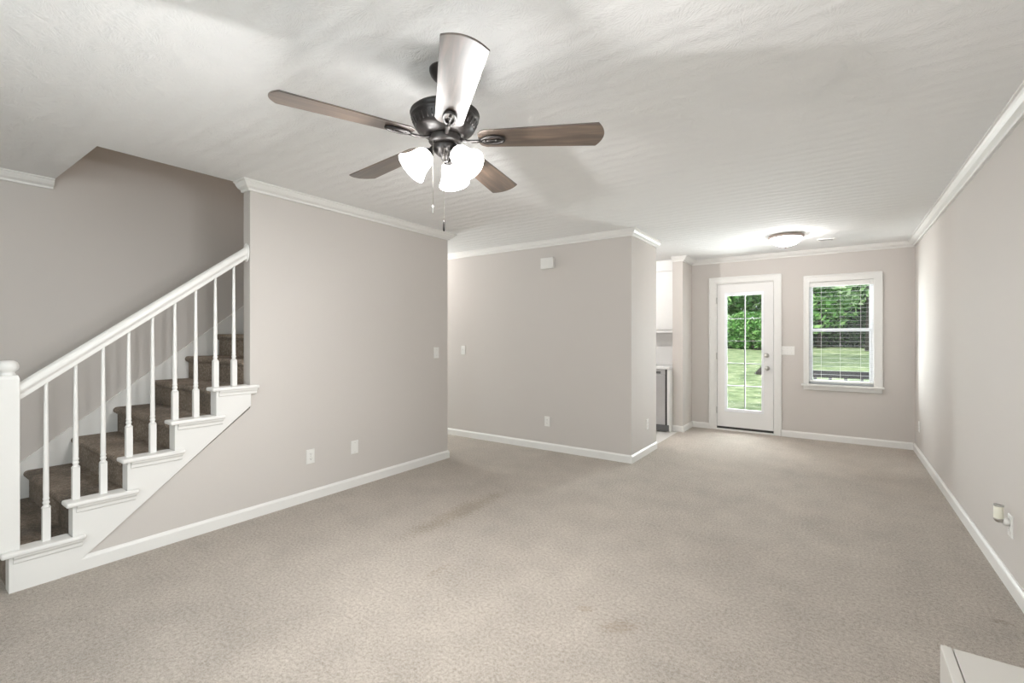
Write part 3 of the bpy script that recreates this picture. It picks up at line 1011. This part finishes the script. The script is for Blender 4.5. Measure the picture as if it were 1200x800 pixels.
outlet((-2.776, YC, 0.334), 0, 'white outlet low on the grey wall below the door chime')
outlet((XC, 5.168, 0.333), LW, 'white outlet on the narrow wall beside the kitchen opening')
switch((-0.542, YB, 1.140), 0, 'white three-gang toggle switch between the garden door and the window', 3)
outlet((XR, 6.76, 0.330), RW, 'white outlet at the far end of the right wall, by the window corner')
outlet((XR, 3.467, 0.331), RW, 'white outlet on the right wall holding the plug-in night light')

# door chime
ch = thing('door_chime', 'white box-shaped door chime high on the grey wall in the middle', 'door chime', (-2.758, YC, 2.176))
B(-0.082, 0.082, -0.050, -0.006, -0.062, 0.062).build('cover', 'white', ch, bevel=0.004)
B(-0.074, 0.074, -0.006, 0, -0.054, 0.054).build('back_plate', 'white', ch)

# plug-in night light on the right-wall outlet
nl = thing('night_light', 'cream cylinder plug-in night light with chrome collar on the right-wall outlet', 'night light', (XR - 0.009, 3.467, 0.351))
MB().lathe([(0, 0), (0.020, 0), (0.020, 0.018), (0.012, 0.022), (0, 0.022)], 20, (0, 0, 0), Matrix.Rotation(-PI / 2, 4, 'Y')).build('plug_body', 'white', nl)
MB().tube([(-0.020, 0, -0.004), (-0.028, 0, -0.006), (-0.033, 0, 0.000), (-0.036, 0, 0.004)], 0.006, 10).build('arm', 'nickel', nl)
MB().lathe([(0, -0.010), (0.010, -0.010), (0.018, -0.002), (0.0205, 0.004), (0.0205, 0.010), (0, 0.010)], 24, (-0.037, 0, 0.002)).build('collar', 'nickel', nl)
MB().lathe([(0.019, 0.010), (0.019, 0.078), (0.0168, 0.078), (0.0168, 0.012)], 28, (-0.037, 0, 0.002)).build('glass_shade', 'cream', nl)
MB().lathe([(0.0202, 0.074), (0.0202, 0.081), (0.0160, 0.081), (0.0160, 0.074), (0.0202, 0.074)], 28, (-0.037, 0, 0.002)).build('top_ring', 'hinge', nl)

# ------------------------------------------------------------------ kitchen glimpse
DWF = 6.520
dw = thing('dishwasher', 'stainless steel dishwasher seen through the kitchen opening beside the back wall', 'dishwasher', (-2.244, DWF, 0))
B(-0.30, 0.286, 0.02, 0.60, 0.06, 0.868).build('cabinet_body', 'steel_dark', dw)
B(-0.300, 0.282, -0.012, 0.02, 0.10, 0.790).build('door_panel', 'stainless', dw, bevel=0.004)
cp = B(-0.300, 0.282, -0.014, 0.02, 0.795, 0.866).build('control_panel', 'stainless', dw, bevel=0.003)
B(-0.20, 0.22, -0.017, -0.013, 0.808, 0.842).build('display_strip', 'steel_dark', cp)
B(0.284, 0.304, -0.010, 0.02, 0.06, 0.868).build('side_gasket', 'threshold', dw)
B(-0.300, 0.330, -0.014, 0.02, 0.012, 0.096).build('kick_plate', 'steel_dark', dw)

cab = thing('end_cabinet', 'narrow white cabinet end panel between the dishwasher and the wall stub', 'cabinet', (-1.921, DWF, 0))
B(-0.016, 0.019, 0.002, 0.60, 0.0, 0.868).build('side_panel', 'cabinet', cab)
B(-0.016, 0.019, -0.012, 0.002, 0.10, 0.862).build('filler_strip', 'cabinet', cab, bevel=0.002)
ct = tag(B(-4.55, -1.902, DWF - 0.025, YB, 0.870, 0.908).build('countertop', 'counter', bevel=0.004), 'white kitchen countertop above the dishwasher', 'countertop')
bs = tag(B(-4.55, -1.902, YB - 0.012, YB, 0.909, 1.415).build('backsplash', 'counter'), 'white backsplash on the kitchen wall above the countertop', 'backsplash')
lc = thing('base_cabinet', 'white base cabinet left of the dishwasher', 'cabinet', (-3.55, DWF, 0))
B(-0.99, 0.99, 0.02, 0.60, 0.0, 0.868).build('body', 'cabinet', lc)
for k in range(4):
    x = -0.98 + 0.495 * k
    d_ = B(x, x + 0.485, 0.0, 0.02, 0.12, 0.86).build('door', 'cabinet', lc, bevel=0.003)
    B(x + 0.43, x + 0.44, -0.025, 0.0, 0.70, 0.80).build('handle', 'nickel', d_)
UF = YB - 0.32
uc = thing('upper_cabinet', 'white upper cabinet with flat doors above the kitchen counter', 'cabinet', (-2.6, UF, 1.42))
B(-0.70, 0.69, 0.02, 0.318, 0.0, 0.86).build('body', 'cabinet', uc)
for k in range(3):
    x = -0.69 + 0.46 * k
    pn = MB().box(x, x + 0.455, 0.0, 0.02, 0.01, 0.85)
    d_ = pn.build('door', 'cabinet', uc, bevel=0.002)
    m_ = MB()
    for (a, b, c_, d__) in ((x, x + 0.055, 0.01, 0.85), (x + 0.40, x + 0.455, 0.01, 0.85), (x + 0.055, x + 0.40, 0.01, 0.065), (x + 0.055, x + 0.40, 0.795, 0.85)):
        m_.box(a, b, -0.006, 0.0, c_, d__)
    m_.build('door_rail', 'cabinet', d_)
B(-0.70, 0.69, 0.004, 0.03, -0.035, 0.0).build('light_valance', 'cabinet', uc)
B(-4.55, -1.90, UF + 0.01, YB, 2.283, CEIL).build('trim_4', 'cabinet', kind=S)

# ------------------------------------------------------------------ low white cabinet at the lower right
HZ = 0.600
YT = 1.449
XT = 0.1945
lw = thing('low_white_cabinet', 'low white cabinet top with raised edge strip in the bottom right corner', 'cabinet', (0.47, 1.15, 0))
ox_, oy_ = 0.47, 1.15
B(XT - ox_ + 0.004, 0.724 - ox_, 0.70 - oy_, YT - 0.004 - oy_, 0.0, HZ - 0.020).build('carcass', 'cabinet_cream', lw)
B(XT - ox_ + 0.022, 0.724 - ox_, 0.70 - oy_, YT - oy_, HZ - 0.020, HZ).build('top_panel', 'cabinet_cream', lw, bevel=0.0015)
B(XT - ox_, XT + 0.020 - ox_, 0.70 - oy_, YT - oy_, 0.0, HZ + 0.001).build('side_panel', 'cabinet_cream', lw, bevel=0.002)

# ------------------------------------------------------------------ outdoors
random.seed(7)
GZ = lambda y: -0.25 + 0.052 * (y - 8)
mb = MB()
vs, fs = [], []
nx, ny = 30, 24
for j in range(ny + 1):
    for i in range(nx + 1):
        x = -26 + 46 * i / nx
        y = 7.4 + 32 * j / ny
        vs.append((x, y, GZ(y) + 0.05 * math.sin(x * 0.9 + y * 0.5) * min(1, (y - 7.4) / 4)))
for j in range(ny):
    for i in range(nx):
        a = j * (nx + 1) + i
        fs.append((a, a + 1, a + nx + 2, a + nx + 1))
mb.add(vs, fs, True)
tag(mb.build('lawn', 'grass'), 'sunlit green lawn rising away behind the house', 'lawn', kind='stuff')
tag(B(-2.6, 1.6, 7.26, 8.35, -0.5, -0.11).build('patio_slab', 'patio'), 'pale concrete patio slab just outside the garden door', 'patio')

# deck rail outside the window
dk = thing('deck_railing', 'dark wooden deck railing outside the window above the lawn', 'railing', (0.35, 9.6, -0.2))
B(-0.95, 1.25, -0.045, 0.045, 0.90, 0.945).build('top_rail', 'rail', dk, bevel=0.004)
B(-0.95, 1.25, -0.02, 0.02, 0.83, 0.90).build('upper_rail', 'rail', dk)
B(-0.95, 1.25, -0.02, 0.02, 0.10, 0.15).build('lower_rail', 'rail', dk)
x = -0.88
while x < 1.25:
    B(x - 0.022, x + 0.022, -0.022, 0.022, 0.10, 0.83).build('picket', 'rail', dk)
    x += 0.215
for x in (-0.95, 1.25):
    B(x - 0.045, x + 0.045, -0.045, 0.045, 0.0, 0.98).build('post', 'rail', dk)

def leaves(centers, n, size, seed):
    rnd = random.Random(seed)
    mb = MB()
    vs, fs = [], []
    for _ in range(n):
        cx, cy_, cz, rx_, ry_, rz_ = rnd.choice(centers)
        while True:
            p = Vector((rnd.uniform(-1, 1), rnd.uniform(-1, 1), rnd.uniform(-1, 1)))
            if 0.35 < p.length < 1:
                break
        c_ = Vector((cx + p.x * rx_, cy_ + p.y * ry_, cz + p.z * rz_))
        s_ = size * rnd.uniform(0.6, 1.4)
        u = Vector((rnd.gauss(0, 1), rnd.gauss(0, 1), rnd.gauss(0, 0.6))).normalized()
        v = u.cross(Vector((rnd.gauss(0, 1), rnd.gauss(0, 1), rnd.gauss(0, 1)))).normalized()
        o = len(vs)
        vs += [c_ - u * s_, c_ + v * s_ * 0.45 - u * s_ * 0.1, c_ + u * s_, c_ - v * s_ * 0.45 - u * s_ * 0.1]
        fs.append((o, o + 1, o + 2, o + 3))
    mb.add(vs, fs)
    return mb

def rebase(mb, base):
    mb.v = [(a - base[0], b - base[1], c_ - base[2]) for a, b, c_ in mb.v]
    return mb

def tree(name, label, x, y, h, r, m, n, size, seed, trunk=0.15, low=0.8, group=None):
    rnd = random.Random(seed)
    zg = GZ(y)
    t = thing(name, label, 'tree' if 'tree' in name else 'bush', (x, y, zg - 0.05), group=group or G)
    cs = []
    for _ in range(14):
        a = rnd.uniform(0, 2 * PI)
        rr = rnd.uniform(0, r * 0.75)
        cz = rnd.uniform(low, h)
        k = rnd.uniform(0.35, 0.6) * r
        cs.append((math.cos(a) * rr, math.sin(a) * rr * 0.7, cz, k, k * 0.8, k * 0.7))
    leaves(cs, n, size, seed).build('foliage', m, t)
    mb = MB()
    mb.tube([(0, 0, 0), (0.03, 0, h * 0.3), (-0.05, 0, h * 0.65), (0.05, 0.05, h * 0.95)], [trunk * 1.35, trunk, trunk * 0.8, trunk * 0.35], 10)
    for _ in range(5):
        a = rnd.uniform(0, 2 * PI)
        z_ = rnd.uniform(0.35, 0.8) * h
        mb.tube([(0, 0, z_), (math.cos(a) * r * 0.35, math.sin(a) * r * 0.3, z_ + 0.5), (math.cos(a) * r * 0.7, math.sin(a) * r * 0.5, z_ + 1.1)], [trunk * 0.5, trunk * 0.35, trunk * 0.12], 6)
    mb.build('trunk', 'bark', t)
    return t
G = 'trees at the edge of the lawn'
# (ray through a pixel at the glass, then out to the treeline)
tree('dense_tree', 'tall bright green tree seen through the left panes of the garden door', -5.6, 29.5, 7.0, 3.2, 'leaf', 9000, 0.17, 1, 0.16, 1.8)
tree('dense_tree', 'dark green tree behind the right panes of the garden door', -3.6, 32.5, 7.5, 3.0, 'leaf_dark', 8000, 0.18, 2, 0.2, 0.8)
tree('leafy_tree', 'bright leafy tree with a thin trunk filling the upper half of the window', -0.75, 28.0, 7.0, 3.2, 'leaf', 14000, 0.15, 3, 0.09, 1.9)
tree('leafy_tree', 'pale green leafy tree at the right side of the window view', 1.15, 26.0, 6.8, 2.6, 'leaf_pale', 10000, 0.14, 4, 0.12, 2.1)
tree('dense_tree', 'dark evergreen standing behind the trees in the window', 0.0, 34.0, 8.0, 4.2, 'leaf_dark', 10000, 0.22, 5, 0.22, 0.5)
tree('dense_tree', 'dark evergreen at the far left behind the garden door view', -8.5, 33.5, 8.0, 4.0, 'leaf_dark', 9000, 0.22, 6, 0.22, 0.5)
tree('dense_tree', 'dark evergreen at the far right edge of the window view', 5.2, 33.0, 8.0, 4.0, 'leaf_dark', 8000, 0.22, 8, 0.22, 0.5)
def bush(label, x, y, r, h, m, n, seed):
    zg = GZ(y)
    t = thing('round_bush', label, 'bush', (x, y, zg - 0.05), group='bushes along the lawn edge')
    cs = [(dx * r * 0.5, 0, h * 0.5, r * 0.6, r * 0.5, h * 0.5) for dx in (-1, 0, 1)]
    leaves(cs, n, 0.11, seed).build('foliage', m, t)
    mb = MB()
    for k in range(4):
        mb.tube([(0, 0, 0), ((k - 1.5) * r * 0.2, 0.05 * k, h * 0.3), ((k - 1.5) * r * 0.4, 0, h * 0.7)], [0.04, 0.03, 0.01], 6)
    mb.build('stem', 'bark', t)
bush('pale rounded bush at the lawn edge seen in the left door panes', -5.1, 27.2, 1.3, 1.9, 'leaf_pale', 3600, 11)
bush('bright rounded bush at the lawn edge seen in the right door panes', -3.5, 26.8, 1.3, 2.0, 'leaf', 3600, 12)
bush('low dark bush at the foot of the door-view trees', -4.4, 28.6, 2.2, 1.5, 'leaf_dark', 4000, 13)
bush('low dark bush along the lawn edge in the window, left one', -1.0, 28.8, 2.2, 1.7, 'leaf_dark', 5000, 14)
bush('low dark bush along the lawn edge in the window, right one', 2.2, 28.9, 2.4, 1.8, 'leaf_dark', 5000, 15)
# the big tree whose foot shows at the right edge of the door glass
bt = thing('large_tree', 'thick tree foot on the lawn at the right edge of the door glass', 'tree', (-1.74, 16.4, GZ(16.4) - 0.05))
mb = MB().tube([(0, 0, 0), (0.03, 0, 0.25), (0.10, 0, 0.8), (0.35, 0, 2.2), (0.6, 0, 4.5), (0.7, 0, 7.5)], [0.42, 0.25, 0.20, 0.19, 0.17, 0.12], 14)
mb.build('trunk', 'bark', bt)
leaves([(0.6 + 1.6 * math.cos(a), 1.3 * math.sin(a), 7.2 + 0.5 * math.sin(3 * a), 1.3, 1.3, 1.0) for a in [k * 0.7 for k in range(9)]], 7000, 0.14, 21).build('foliage', 'leaf', bt)
